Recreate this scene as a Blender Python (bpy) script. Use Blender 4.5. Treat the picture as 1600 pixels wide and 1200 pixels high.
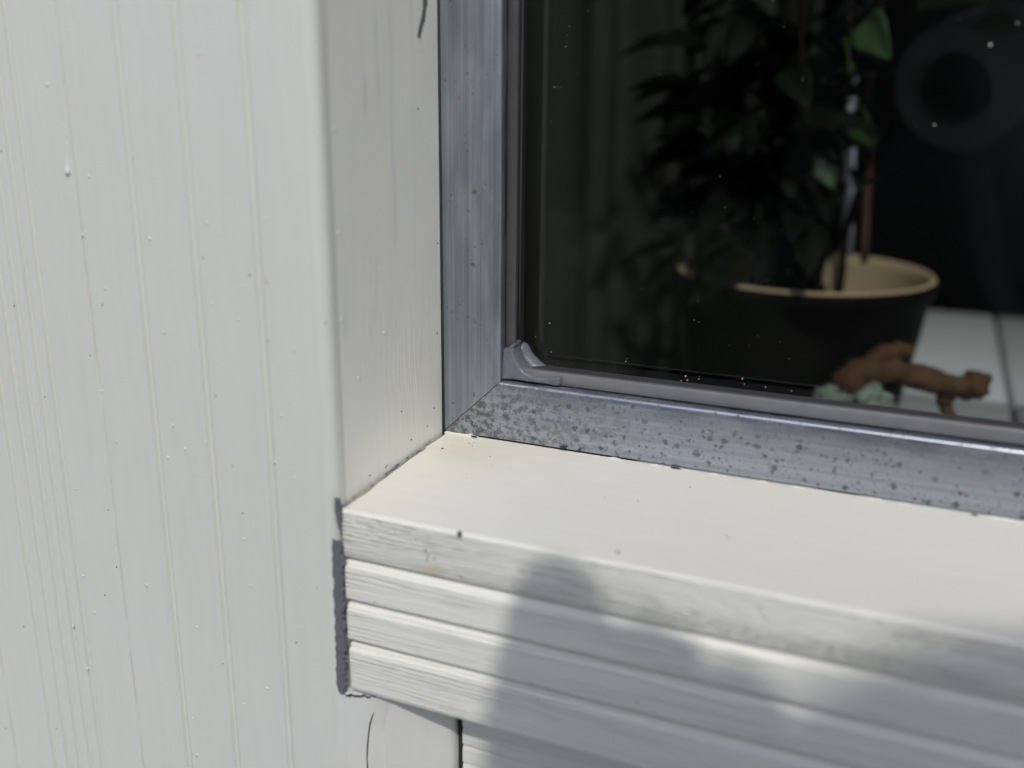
import bpy, bmesh, math, random
from mathutils import Vector, Matrix, noise

for o in list(bpy.data.objects):
    bpy.data.objects.remove(o, do_unlink=True)
S = bpy.context.scene
COL = S.collection

# ------------------------------------------------------------------ camera, sky, sun, exposure
RIGHT = Vector((0.91980471, 0.3922773, 0.0088212))
UP = -Vector((0.12058558, -0.26121049, -0.95772031))
FWD = Vector((-0.37338775, 0.88197936, -0.28756563))
EYE = Vector((0.0, -0.25, 0.0))
FPX = 1549.0
cd = bpy.data.cameras.new('view_camera')
cam = bpy.data.objects.new('view_camera', cd)
COL.objects.link(cam)
cam.matrix_world = Matrix(((RIGHT.x, UP.x, -FWD.x, EYE.x), (RIGHT.y, UP.y, -FWD.y, EYE.y),
                           (RIGHT.z, UP.z, -FWD.z, EYE.z), (0, 0, 0, 1)))
cd.sensor_width = 36.0
cd.lens = FPX / 1600 * 36.0
cd.clip_start = 0.003
cd.clip_end = 3000
cd.dof.use_dof = True
cd.dof.focus_distance = 0.272
cd.dof.aperture_fstop = 5.8
S.camera = cam

SUN_EL, SUN_AZ = 48.0, 22.0          # degrees; azimuth from the wall's outward normal, + = from the right
el, az = math.radians(SUN_EL), math.radians(SUN_AZ)
TO_SUN = Vector((math.sin(az) * math.cos(el), -math.cos(az) * math.cos(el), math.sin(el)))
w = bpy.data.worlds.new('World')
S.world = w
w.use_nodes = True
nt = w.node_tree
nt.nodes.clear()
sky = nt.nodes.new('ShaderNodeTexSky')
sky.sky_type = 'NISHITA'
sky.sun_disc = False
sky.sun_elevation = el
sky.sun_rotation = math.atan2(TO_SUN.x, TO_SUN.y)
sky.air_density, sky.dust_density, sky.ozone_density = 1.0, 2.0, 1.5
bg = nt.nodes.new('ShaderNodeBackground')
bg.inputs[1].default_value = 0.15
wo = nt.nodes.new('ShaderNodeOutputWorld')
nt.links.new(sky.outputs[0], bg.inputs[0])
nt.links.new(bg.outputs[0], wo.inputs[0])
sl = bpy.data.lights.new('sun', 'SUN')
sl.energy = 2.2
sl.angle = math.radians(1.2)
sl.color = (1.0, 0.96, 0.90)
so = bpy.data.objects.new('sun', sl)
COL.objects.link(so)
so.rotation_euler = TO_SUN.to_track_quat('Z', 'Y').to_euler()
so.location = (0, -3, 4)
S.view_settings.view_transform = 'Standard'
S.view_settings.look = 'None'
S.view_settings.gamma = 1.0
S.view_settings.exposure = -0.1
S.view_settings.use_curve_mapping = False
S.cycles.use_denoising = True
S.cycles.max_bounces = 8
S.cycles.diffuse_bounces = 4
S.cycles.transparent_max_bounces = 12
S.cycles.caustics_reflective = False
S.cycles.caustics_refractive = False

rnd = random.Random(7)

# ------------------------------------------------------------------ helpers
def ray(u, v):
    d = RIGHT * (u - 800) - UP * (v - 600) + FWD * FPX
    return d.normalized()

def on_y(u, v, y):                   # the point of the plane y = const that the photograph shows at (u, v)
    d = ray(u, v)
    return EYE + d * ((y - EYE.y) / d.y)

def on_x(u, v, x):
    d = ray(u, v)
    return EYE + d * ((x - EYE.x) / d.x)

def on_z(u, v, z):
    d = ray(u, v)
    return EYE + d * ((z - EYE.z) / d.z)

def link(o, parent=None):
    COL.objects.link(o)
    if parent is not None:
        o.parent = parent
        o.matrix_parent_inverse = parent.matrix_basis.inverted()
    return o

def empty(name, loc=(0, 0, 0)):
    o = bpy.data.objects.new(name, None)
    o.location = loc
    o.empty_display_size = 0.02
    return link(o)

def tag(o, label, cat, group=None, kind=None):
    o['label'] = label
    o['category'] = cat
    if group: o['group'] = group
    if kind: o['kind'] = kind
    return o

def structure(o):
    o['kind'] = 'structure'
    return o

def mesh_obj(name, bm, mat, parent=None, smooth=False, fix=True):
    if fix:
        bmesh.ops.recalc_face_normals(bm, faces=bm.faces[:])
    me = bpy.data.meshes.new(name)
    bm.to_mesh(me)
    bm.free()
    mats = mat if isinstance(mat, (list, tuple)) else [mat]
    for m in mats: me.materials.append(m)
    if smooth:
        me.polygons.foreach_set('use_smooth', [True] * len(me.polygons))
    return link(bpy.data.objects.new(name, me), parent)

def smooth_by_angle(o, deg=35):
    me = o.data
    me.polygons.foreach_set('use_smooth', [True] * len(me.polygons))
    bm = bmesh.new()
    bm.from_mesh(me)
    a = math.radians(deg)
    for e in bm.edges:
        e.smooth = len(e.link_faces) == 2 and e.calc_face_angle(0) < a
    bm.to_mesh(me)
    bm.free()
    return o

def add_box(bm, x0, x1, y0, y1, z0, z1):
    vs = [bm.verts.new(p) for p in ((x0, y0, z0), (x1, y0, z0), (x1, y1, z0), (x0, y1, z0),
                                     (x0, y0, z1), (x1, y0, z1), (x1, y1, z1), (x0, y1, z1))]
    for f in ((0, 3, 2, 1), (4, 5, 6, 7), (0, 1, 5, 4), (1, 2, 6, 5), (2, 3, 7, 6), (3, 0, 4, 7)):
        bm.faces.new([vs[i] for i in f])
    return vs

def box(name, x0, x1, y0, y1, z0, z1, mat, parent=None, bev=0.0, seg=2):
    bm = bmesh.new()
    add_box(bm, x0, x1, y0, y1, z0, z1)
    if bev:
        bmesh.ops.bevel(bm, geom=bm.edges[:], offset=bev, segments=seg, profile=0.5, affect='EDGES')
    o = mesh_obj(name, bm, mat, parent)
    if bev: smooth_by_angle(o, 50)
    return o

def prism(bm, pts, place, stations):
    """Sweep the closed 2-D outline pts; place(p, s) gives the 3-D point at station s."""
    rings = [[bm.verts.new(place(p, s)) for p in pts] for s in stations]
    n = len(pts)
    for a, b in zip(rings, rings[1:]):
        for i in range(n):
            bm.faces.new((a[i], a[(i + 1) % n], b[(i + 1) % n], b[i]))
    bm.faces.new(rings[0][::-1])
    bm.faces.new(rings[-1])

def arc(cx, cy, r, a0, a1, n):
    return [(cx + r * math.cos(math.radians(a0 + (a1 - a0) * i / n)),
             cy + r * math.sin(math.radians(a0 + (a1 - a0) * i / n))) for i in range(n + 1)]

def lathe(bm, prof, c, n=40):
    rings = []
    for r, z in prof:
        rings.append([bm.verts.new((c[0] + r * math.cos(2 * math.pi * k / n), c[1] + r * math.sin(2 * math.pi * k / n), c[2] + z))
                      for k in range(n)])
    for a, b in zip(rings, rings[1:]):
        for k in range(n):
            bm.faces.new((a[k], a[(k + 1) % n], b[(k + 1) % n], b[k]))
    return rings

def tube(bm, pts, rad, n=8, caps=True):
    pts = [Vector(p) for p in pts]
    rings = []
    for i, p in enumerate(pts):
        t = (pts[min(i + 1, len(pts) - 1)] - pts[max(i - 1, 0)]).normalized()
        a = t.cross(Vector((0.13, 0.21, 0.97)))
        if a.length < 1e-4: a = t.cross(Vector((1, 0, 0)))
        a.normalize()
        b = t.cross(a)
        r = rad[i] if isinstance(rad, (list, tuple)) else rad
        rings.append([bm.verts.new(p + a * r * math.cos(2 * math.pi * k / n) + b * r * math.sin(2 * math.pi * k / n)) for k in range(n)])
    for a, b in zip(rings, rings[1:]):
        for k in range(n):
            bm.faces.new((a[k], a[(k + 1) % n], b[(k + 1) % n], b[k]))
    if caps:
        bm.faces.new(rings[0][::-1])
        bm.faces.new(rings[-1])

def blob(bm, c, rx, ry, rz, sub=2, jit=0.0, seed=0):
    r = bmesh.ops.create_icosphere(bm, subdivisions=sub, radius=1.0)
    rr = random.Random(seed)
    off = Vector((rr.random() * 50, rr.random() * 50, rr.random() * 50))
    for v in r['verts']:
        k = 1 + jit * noise.noise(v.co * 1.7 + off)
        v.co = Vector((c[0] + v.co.x * rx * k, c[1] + v.co.y * ry * k, c[2] + v.co.z * rz * k))
    return r['verts']

# ------------------------------------------------------------------ node helpers
class NT:
    def __init__(self, name):
        self.m = bpy.data.materials.new(name)
        self.m.use_nodes = True
        self.t = self.m.node_tree
        self.t.nodes.clear()
        self.out = self.t.nodes.new('ShaderNodeOutputMaterial')
    def n(self, typ, **kw):
        x = self.t.nodes.new(typ)
        for k, v in kw.items():
            if hasattr(x, k) and k not in ('inputs',): setattr(x, k, v)
        return x
    def put(self, sock, v):
        if isinstance(v, bpy.types.NodeSocket): self.t.links.new(v, sock)
        elif v is not None: sock.default_value = v
    def math(self, op, a, b=None, c=None, clamp=False):
        x = self.n('ShaderNodeMath', operation=op)
        x.use_clamp = clamp
        self.put(x.inputs[0], a)
        if b is not None: self.put(x.inputs[1], b)
        if c is not None: self.put(x.inputs[2], c)
        return x.outputs[0]
    def vscale(self, v, s, off=(0, 0, 0)):
        x = self.n('ShaderNodeVectorMath', operation='MULTIPLY_ADD')
        self.put(x.inputs[0], v)
        x.inputs[1].default_value = s
        x.inputs[2].default_value = off
        return x.outputs[0]
    def noise(self, v, scale=1.0, detail=3.0, rough=0.55, dist=0.0):
        x = self.n('ShaderNodeTexNoise')
        self.put(x.inputs['Vector'], v)
        x.inputs['Scale'].default_value = scale
        x.inputs['Detail'].default_value = detail
        x.inputs['Roughness'].default_value = rough
        x.inputs['Distortion'].default_value = dist
        return x.outputs['Fac']
    def ramp(self, f, a, b, lo=0.0, hi=1.0):
        x = self.n('ShaderNodeMapRange')
        x.interpolation_type = 'SMOOTHSTEP'
        self.put(x.inputs[0], f)
        x.inputs[1].default_value, x.inputs[2].default_value = a, b
        x.inputs[3].default_value, x.inputs[4].default_value = lo, hi
        return x.outputs[0]
    def mix(self, f, a, b):
        x = self.n('ShaderNodeMix', data_type='RGBA')
        self.put(x.inputs[0], f)
        for s, v in ((x.inputs[6], a), (x.inputs[7], b)):
            if isinstance(v, tuple): v = (*v[:3], 1)
            self.put(s, v)
        return x.outputs[2]
    def bump(self, h, dist, strength=1.0, normal=None):
        x = self.n('ShaderNodeBump')
        self.put(x.inputs['Height'], h)
        x.inputs['Distance'].default_value = dist
        x.inputs['Strength'].default_value = strength
        if normal is not None: self.put(x.inputs['Normal'], normal)
        return x.outputs[0]
    def pos(self):
        return self.n('ShaderNodeNewGeometry').outputs['Position']
    def bsdf(self, base, rough=0.5, metal=0.0, normal=None, spec=0.5, **kw):
        b = self.n('ShaderNodeBsdfPrincipled')
        if isinstance(base, tuple): base = (*base[:3], 1)
        self.put(b.inputs['Base Color'], base)
        self.put(b.inputs['Roughness'], rough)
        self.put(b.inputs['Metallic'], metal)
        self.put(b.inputs['Specular IOR Level'], spec)
        if normal is not None: self.put(b.inputs['Normal'], normal)
        for k, v in kw.items(): self.put(b.inputs[k], v)
        self.t.links.new(b.outputs[0], self.out.inputs[0])
        return b

def plain(name, col, rough=0.6, metal=0.0, spec=0.5, var=0.12, scale=60.0):
    t = NT(name)
    f = t.noise(t.pos(), scale, 4)
    a = tuple(c * (1 - var) for c in col)
    b = tuple(min(1, c * (1 + var)) for c in col)
    t.bsdf(t.mix(f, a, b), rough, metal, spec=spec)
    return t.m

def paint(name, tint, axis, stroke=0.35, warm=0.3, grain=0.0, knot=None, blue=0.0, stain=None, rough=0.38, hair=None):
    """Thick brushed gloss paint; axis = direction of the brush strokes / the wood grain."""
    t = NT(name)
    P = t.pos()
    across, along = 2300.0, 38.0
    s = {'x': (along, across, across), 'y': (across, along, across), 'z': (across, across, along)}[axis]
    wob = t.n('ShaderNodeTexNoise')
    t.put(wob.inputs['Vector'], P)
    wob.inputs['Scale'].default_value = 28
    wob.inputs['Detail'].default_value = 1
    vm = t.n('ShaderNodeVectorMath', operation='MULTIPLY_ADD')
    t.put(vm.inputs[0], wob.outputs['Color'])
    vm.inputs[1].default_value = (0.006, 0.006, 0.006)
    t.put(vm.inputs[2], P)
    W = vm.outputs[0]
    st = t.noise(t.vscale(W, s), 1.0, 3, 0.6)
    s2 = tuple(c * 0.33 for c in s)
    st2 = t.noise(t.vscale(W, s2, (3, 5, 7)), 1.0, 2, 0.5)
    patch = t.ramp(t.noise(P, 24, 2), 0.38, 0.62, 0.35, 1.0)
    h = t.math('MULTIPLY', t.math('ADD', st, t.math('MULTIPLY', st2, 0.8)), patch)
    nrm = t.bump(h, 0.00016 * stroke, 1.0)
    nrm = t.bump(t.noise(P, 260, 3), 0.00016, 0.35, nrm)
    nrm = t.bump(t.noise(P, 45, 2), 0.0005, 0.3, nrm)
    gmask = None
    if grain:
        sep = t.n('ShaderNodeSeparateXYZ')
        t.put(sep.inputs[0], P)
        x, z = sep.outputs[0], sep.outputs[2]
        low = t.noise(t.vscale(P, (14, 40, 90)), 1.0, 2, 0.5)
        field = t.math('ADD', t.math('MULTIPLY', z, 900.0), t.math('MULTIPLY', low, 3.5))
        if knot:
            for kx, kz, wx, wz, amp in knot:
                dx = t.math('DIVIDE', t.math('SUBTRACT', x, kx), wx)
                dz = t.math('DIVIDE', t.math('SUBTRACT', z, kz), wz)
                r2 = t.math('ADD', t.math('MULTIPLY', dx, dx), t.math('MULTIPLY', dz, dz))
                field = t.math('ADD', field, t.math('MULTIPLY', t.math('POWER', 2.71828, t.math('MULTIPLY', r2, -1.0)), amp))
        field = t.math('ADD', field, t.math('MULTIPLY', st2, 1.2))
        saw = t.math('PINGPONG', field, 0.5)
        line = t.ramp(saw, 0.0, 0.2)
        gp = t.ramp(t.noise(t.vscale(P, (18, 60, 260), (9, 2, 4)), 1.0, 2), 0.36, 0.6)
        ny_ = t.n('ShaderNodeSeparateXYZ')
        t.put(ny_.inputs[0], t.n('ShaderNodeNewGeometry').outputs['True Normal'])
        front = t.ramp(ny_.outputs[1], -0.9, -0.6, 1.0, 0.0)      # the planed top carries no open grain
        gmask = t.math('MULTIPLY', t.math('MULTIPLY', t.math('SUBTRACT', 1.0, line), gp), front)
        nrm = t.bump(t.math('MULTIPLY', gmask, -1.0), 0.00020 * grain, 1.0, nrm)
        fine = t.noise(t.vscale(W, (30, 2600, 2600)), 1.0, 2, 0.6)
        nrm = t.bump(t.math('MULTIPLY', fine, front), 0.00017 * grain, 1.0, nrm)
    c = t.mix(t.math('MULTIPLY', t.ramp(t.noise(P, 17, 4), 0.35, 0.7), warm), tint, (tint[0] * 0.99, tint[1] * 0.955, tint[2] * 0.86))
    c = t.mix(t.math('MULTIPLY', t.ramp(t.noise(t.vscale(W, s2), 0.7, 3), 0.3, 0.75), 0.10), c, tuple(v * 0.72 for v in tint))
    if blue:
        bm_ = t.math('MULTIPLY', t.ramp(t.noise(t.vscale(W, tuple(q * 0.16 for q in s)), 1.0, 3), 0.55, 0.72),
                     t.ramp(t.noise(P, 30, 2), 0.45, 0.65))
        c = t.mix(t.math('MULTIPLY', bm_, blue), c, (0.42, 0.50, 0.58))
    if gmask is not None:
        c = t.mix(t.math('MULTIPLY', gmask, 0.22 * grain), c, (0.36, 0.33, 0.28))
    for sx, sy, sz, r, col, amt in (stain or []):
        vd = t.n('ShaderNodeVectorMath', operation='DISTANCE')
        t.put(vd.inputs[0], W)
        vd.inputs[1].default_value = (sx, sy, sz)
        g = t.math('ADD', vd.outputs['Value'], t.math('MULTIPLY', t.math('SUBTRACT', t.noise(P, 500, 3), 0.5), r * 1.2))
        m = t.ramp(g, r * 0.2, r, amt, 0.0)
        c = t.mix(m, c, col)
    for hx in (hair or []):
        sx_ = t.n('ShaderNodeSeparateXYZ')
        t.put(sx_.inputs[0], P)
        dd = t.math('ABSOLUTE', t.math('SUBTRACT', sx_.outputs[0], hx + 0.0002))
        m = t.math('MULTIPLY', t.ramp(dd, 0.00015, 0.0006, 1.0, 0.0), t.ramp(t.noise(t.vscale(P, (1, 1, 60), (3, 1, 2)), 1.0, 4, 0.7), 0.35, 0.65, 0.05, 0.45))
        c = t.mix(m, c, (0.42, 0.37, 0.31))
    rg = t.ramp(t.noise(P, 90, 3), 0.3, 0.7, rough - 0.06, rough + 0.08)
    t.bsdf(c, rg, normal=nrm, spec=0.5)
    return t.m

def metal(name, axis, spots=0.5, bloom_amt=0.12, corner=None, base=(0.47, 0.50, 0.55), rough=0.36):
    """Weathered brushed aluminium, oxide specks and chalky bloom."""
    t = NT(name)
    P = t.pos()
    s = {'x': (16, 3000, 3000), 'z': (3000, 3000, 16)}[axis]
    br = t.noise(t.vscale(P, s), 1.0, 3, 0.65)
    br2 = t.noise(t.vscale(P, tuple(v * 0.25 for v in s), (2, 2, 2)), 1.0, 3, 0.6)
    bloom = t.ramp(t.noise(t.vscale(P, tuple(max(60.0, v * 0.09) for v in s)), 1.0, 5, 0.65), 0.40, 0.66)
    fine = t.noise(P, 900, 4, 0.6)
    den = t.noise(P, 90, 3)
    if corner:
        sep = t.n('ShaderNodeSeparateXYZ')
        t.put(sep.inputs[0], P)
        k = t.ramp(sep.outputs[0], corner[0], corner[1], 1.0, 0.0)
        den = t.math('ADD', den, t.math('MULTIPLY', k, 0.16))
    jt = t.n('ShaderNodeTexNoise')
    t.put(jt.inputs['Vector'], P)
    jt.inputs['Scale'].default_value = 1100
    jt.inputs['Detail'].default_value = 2
    jv = t.n('ShaderNodeVectorMath', operation='MULTIPLY_ADD')
    t.put(jv.inputs[0], jt.outputs['Color'])
    jv.inputs[1].default_value = (0.0015, 0.0015, 0.0015)
    t.put(jv.inputs[2], P)
    sp = None
    for sc, rmax, thr in ((230.0, 0.30, 0.62), (360.0, 0.36, 0.50), (620.0, 0.36, 0.48), (1100.0, 0.36, 0.50), (2000.0, 0.34, 0.60)):
        vo = t.n('ShaderNodeTexVoronoi')
        t.put(vo.inputs['Vector'], jv.outputs[0])
        vo.inputs['Scale'].default_value = sc
        sc_ = t.n('ShaderNodeSeparateColor')
        t.put(sc_.inputs[0], vo.outputs['Color'])
        on = t.math('GREATER_THAN', t.math('ADD', sc_.outputs[0], t.math('MULTIPLY', t.math('SUBTRACT', den, 0.5), 1.5)), thr + 0.32 * (1 - spots))
        rad = t.math('MULTIPLY', t.math('ADD', 0.35, t.math('MULTIPLY', sc_.outputs[1], 0.65)), rmax)
        q = t.math('MULTIPLY', t.ramp(t.math('DIVIDE', vo.outputs['Distance'], rad), 0.62, 1.08, 1.0, 0.0), on)
        q = t.math('MULTIPLY', q, t.math('ADD', 0.65, t.math('MULTIPLY', sc_.outputs[2], 0.35)))
        sp = q if sp is None else t.math('MAXIMUM', sp, q)
    if corner:
        cl_ = t.math('MULTIPLY', t.ramp(t.noise(P, 420, 6, 0.72), 0.45, 0.58), t.math('MULTIPLY', k, 1.0))
        sp = t.math('MAXIMUM', sp, cl_)
    sp = t.math('MULTIPLY', sp, 1.0, clamp=True)
    c = t.mix(br, tuple(v * 0.55 for v in base), tuple(min(1, v * 1.45) for v in base))
    c = t.mix(t.math('MULTIPLY', t.ramp(br2, 0.3, 0.7), 0.6), c, tuple(v * 0.62 for v in base))
    c = t.mix(t.math('MULTIPLY', bloom, bloom_amt), c, (0.30, 0.31, 0.31))
    c = t.mix(t.math('MULTIPLY', sp, 0.86), c, (0.062, 0.058, 0.050))
    rg = t.math('ADD', t.math('ADD', rough, t.math('MULTIPLY', bloom, bloom_amt * 0.5)), t.math('MULTIPLY', sp, 0.25))
    mt = t.math('SUBTRACT', 1.0, t.math('ADD', t.math('MULTIPLY', bloom, bloom_amt * 1.3), t.math('MULTIPLY', sp, 0.5)), clamp=True)
    nrm = t.bump(br, 0.00003, 1.0)
    nrm = t.bump(t.math('MULTIPLY', sp, -1.0), 0.000012, 0.6, nrm)
    nrm = t.bump(t.noise(P, 60, 2), 0.00008, 0.3, nrm)
    t.bsdf(c, rg, mt, nrm)
    return t.m

# ------------------------------------------------------------------ materials
BLUEGREY = (0.645, 0.662, 0.618)
CREAM = (0.785, 0.782, 0.715)
_st = on_y(28, 829, -0.068)
_st2 = on_y(94, 950, -0.068)
_st3 = on_y(688, 888, -0.067)
_st4 = on_y(700, 830, -0.067)
_st5 = on_z(745, 705, -0.095)
M_casing = paint('paint_casing', BLUEGREY, 'z', stroke=0.05, warm=0.25, blue=0.10,
                 stain=[(_st.x, _st.y, _st.z, 0.0016, (0.55, 0.40, 0.20), 0.6), (_st2.x, _st2.y, _st2.z, 0.0016, (0.6, 0.48, 0.33), 0.45)], rough=0.34, hair=[-0.1918, -0.2442])
M_jamb = paint('paint_jamb', (0.84, 0.848, 0.795), 'z', stroke=0.6, warm=0.45, blue=0.5,
               stain=[(*on_x(u_, v_, -0.122), r_, (0.33, 0.40, 0.50), a_) for u_, v_, r_, a_ in ((632, 706, 0.0035, 0.45), (606, 722, 0.0022, 0.45), (655, 690, 0.003, 0.4), (640, 520, 0.003, 0.15))])
M_sill_top = paint('paint_sill', CREAM, 'x', stroke=0.10, warm=0.35, grain=1.7,
                   knot=[(-0.012, -0.1035, 0.020, 0.0042, 5.0), (-0.004, -0.1035, 0.010, 0.0022, 2.5)],
                   stain=[(_st3.x, _st3.y, _st3.z, 0.006, (0.66, 0.55, 0.32), 0.55), (_st5.x, _st5.y, _st5.z, 0.012, (0.68, 0.60, 0.46), 0.3)], rough=0.36)
M_slat = paint('paint_slat', CREAM, 'x', stroke=0.25, warm=0.35, grain=1.0)
M_lower = paint('paint_lower', (0.66, 0.67, 0.65), 'z', stroke=0.2, warm=0.5)
M_panel = paint('paint_panel', (0.72, 0.715, 0.67), 'x', stroke=0.3, warm=0.5, grain=0.4)
M_lip = paint('paint_lip', (0.72, 0.71, 0.66), 'x', stroke=0.1, warm=0.4)
M_stile = metal('aluminium_stile', 'z', spots=-0.45, base=(0.37, 0.405, 0.46), rough=0.42)
M_rail = metal('aluminium_rail', 'x', spots=1.0, corner=(-0.118, -0.040), base=(0.46, 0.50, 0.58), rough=0.30)
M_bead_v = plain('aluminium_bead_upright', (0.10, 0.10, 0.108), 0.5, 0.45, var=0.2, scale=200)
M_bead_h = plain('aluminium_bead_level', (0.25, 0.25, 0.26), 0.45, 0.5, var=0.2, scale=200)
M_rubber = plain('black_rubber', (0.012, 0.012, 0.012), 0.5)
M_gasket_line = plain('dark_grey_rubber', (0.045, 0.045, 0.047), 0.5)
t = NT('grey_sealant')
P = t.pos()
t.bsdf(t.mix(t.noise(P, 260, 4), (0.095, 0.105, 0.125), (0.165, 0.178, 0.205)), t.ramp(t.noise(P, 400, 3), 0.3, 0.7, 0.25, 0.5),
       normal=t.bump(t.noise(t.vscale(P, (500, 500, 900)), 1.0, 3), 0.00012, 0.6))
M_sealant = t.m
M_bare = plain('bare_slate_grey', (0.125, 0.128, 0.150), 0.7, var=0.55, scale=1400)
M_gap = plain('dark_gap', (0.02, 0.018, 0.016), 0.9)
M_speck_w = plain('paint_nib', (0.62, 0.65, 0.645), 0.45)
M_speck_d = plain('dirt_speck', (0.03, 0.03, 0.035), 0.8)
M_speck_r = plain('rust_speck', (0.12, 0.035, 0.03), 0.8)
M_speck_g = plain('green_speck', (0.03, 0.12, 0.10), 0.8)
M_dust = plain('dust', (0.55, 0.55, 0.5), 0.9)
M_wall = plain('wall_render', (0.45, 0.45, 0.43), 0.8)
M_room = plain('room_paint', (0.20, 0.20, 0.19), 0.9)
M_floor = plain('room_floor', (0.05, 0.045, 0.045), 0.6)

t = NT('window_glass')
g = t.n('ShaderNodeNewGeometry')
fr = t.n('ShaderNodeFresnel')
fr.inputs[0].default_value = 1.62
fac = t.math('MULTIPLY', fr.outputs[0], t.math('SUBTRACT', 1.0, g.outputs['Backfacing']))
tr = t.n('ShaderNodeBsdfTransparent')
tr.inputs[0].default_value = (0.93, 0.95, 0.94, 1)
gl = t.n('ShaderNodeBsdfGlossy')
gl.inputs['Roughness'].default_value = 0.0
mx = t.n('ShaderNodeMixShader')
t.t.links.new(fac, mx.inputs[0])
t.t.links.new(tr.outputs[0], mx.inputs[1])
t.t.links.new(gl.outputs[0], mx.inputs[2])
t.t.links.new(mx.outputs[0], t.out.inputs[0])
M_glass = t.m

# ------------------------------------------------------------------ key dimensions (metres; glass at y = 0, street side at -y)
XJ = -0.122          # left reveal
XR = 0.720           # right reveal
ZS = -0.0945         # sill top at the frame
ZH = 0.950           # head
YF = -0.012          # face of the metal frame
YB = -0.068          # face of the casing
YSF = -0.067         # face of the sill front
GROUND = -1.45

# ------------------------------------------------------------------ ground
def sheet(name, x0, x1, y0, y1, z, mat, nx=1, ny=1):
    bm = bmesh.new()
    vs = [[bm.verts.new((x0 + (x1 - x0) * i / nx, y0 + (y1 - y0) * j / ny, z)) for i in range(nx + 1)] for j in range(ny + 1)]
    for j in range(ny):
        for i in range(nx):
            bm.faces.new((vs[j][i], vs[j][i + 1], vs[j + 1][i + 1], vs[j + 1][i]))
    return structure(mesh_obj(name, bm, mat))

t = NT('lawn')
P = t.pos()
t.bsdf(t.mix(t.noise(P, 9, 5), (0.022, 0.04, 0.012), (0.06, 0.085, 0.03)), 0.9, normal=t.bump(t.noise(P, 120, 3), 0.02, 1.0))
sheet('ground', -900, 900, -900, 900, GROUND - 0.05, t.m)
t = NT('patio_concrete')
P = t.pos()
M_slab = t.m
t.bsdf(t.mix(t.noise(P, 6, 6, 0.65), (0.40, 0.405, 0.41), (0.52, 0.525, 0.53)), 0.85, normal=t.bump(t.noise(P, 160, 4), 0.003, 0.6))
patio = structure(box('patio', -3.2, 3.2, -2.02, 0.0, GROUND - 0.06, GROUND - 0.012, M_wall))
slab_me = None
for i in range(10):
    for j in range(3):
        if slab_me is None:
            bm = bmesh.new()
            add_box(bm, -0.313, 0.313, -0.313, 0.313, -0.03, 0.0)
            bmesh.ops.bevel(bm, geom=[e for e in bm.edges], offset=0.005, segments=1, affect='EDGES')
            o = mesh_obj('paving_slab', bm, M_slab, patio)
            slab_me = o.data
        else:
            o = link(bpy.data.objects.new('paving_slab', slab_me), patio)
        o.location = (-2.86 + i * 0.636, -0.40 - j * 0.64, GROUND + rnd.uniform(-0.002, 0.002))

# ------------------------------------------------------------------ house wall and dark room behind the glass
hw = empty('house_wall', (0, 0, GROUND))
tag(hw, 'plain rendered house wall round the window, behind the painted boards', 'wall')
for x0, x1, z0, z1 in ((-3.0, XJ - 0.03, GROUND, 2.2), (XR + 0.03, 3.0, GROUND, 2.2), (XJ - 0.03, XR + 0.03, GROUND, ZS - 0.055), (XJ - 0.03, XR + 0.03, ZH + 0.03, 2.2)):
    box('wall_section', x0, x1, -0.040, 0.060, z0, z1, M_wall, hw)
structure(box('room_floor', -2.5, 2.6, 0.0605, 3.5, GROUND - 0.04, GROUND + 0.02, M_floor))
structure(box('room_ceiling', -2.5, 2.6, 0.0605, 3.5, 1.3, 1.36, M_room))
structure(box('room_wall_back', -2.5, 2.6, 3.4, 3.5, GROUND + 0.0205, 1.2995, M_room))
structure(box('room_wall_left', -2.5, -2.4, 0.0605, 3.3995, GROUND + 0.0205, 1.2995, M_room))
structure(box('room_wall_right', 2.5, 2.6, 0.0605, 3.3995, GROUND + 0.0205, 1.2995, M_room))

# ------------------------------------------------------------------ casing boards
GROOVES = [-0.1405, -0.1582, -0.1752, -0.2085, -0.2131, -0.2177, -0.2224, -0.2279, -0.2610, -0.2780, -0.2955]
HAIR = [-0.1918, -0.2442]
def casing_profile():
    """Front outline from the reveal corner leftwards, then round the back."""
    pts = [(XJ, -0.0630), (XJ, -0.0647)]
    pts += arc(XJ - 0.0030, -0.0650, 0.0030, 0, -90, 7)[1:]
    marks = sorted([(g, 'g') for g in GROOVES] + [(h, 'h') for h in HAIR], reverse=True)
    for gx, k in marks:
        cl = -0.230 < gx < -0.206
        if k == 'g':
            wd, dp = (0.0018, 0.00080) if cl else (0.0022, 0.00100)
            # two crisp shoulders and a shallow rounded bed
            pts += [(gx + wd, YB), (gx + wd * 0.80, YB + dp * 0.50), (gx + wd * 0.52, YB + dp * 0.8), (gx + wd * 0.25, YB + dp), (gx + wd * 0.06, YB + dp * 0.95), (gx - wd * 0.14, YB)]
        else:
            pts += [(gx + 0.0007, YB), (gx + 0.0002, YB + 0.0004), (gx - 0.0003, YB)]
    xl = -0.314
    pts += arc(xl + 0.003, YB + 0.003, 0.003, 270, 180, 5)
    pts += [(xl, -0.041), (XJ - 0.0205, -0.041), (XJ - 0.0205, -0.0630)]
    return pts
prof = casing_profile()
def casing(label, mirror=False):
    bm = bmesh.new()
    n = 40
    st = [GROUND + 0.02 + (2.45) * i / n for i in range(n + 1)]
    cx = (XJ + XR)
    def place(p, s):
        return ((cx - p[0]) if mirror else p[0], p[1], s)
    prism(bm, prof, place, st)
    o = mesh_obj('casing_board', bm, M_casing)
    smooth_by_angle(o, 16)
    return tag(o, label, 'board', 'fluted boards beside the window')
cas = casing('tall white fluted casing board left of the aluminium window frame')
cas_r = casing('white fluted casing board on the far right side of the window', True)
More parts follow.
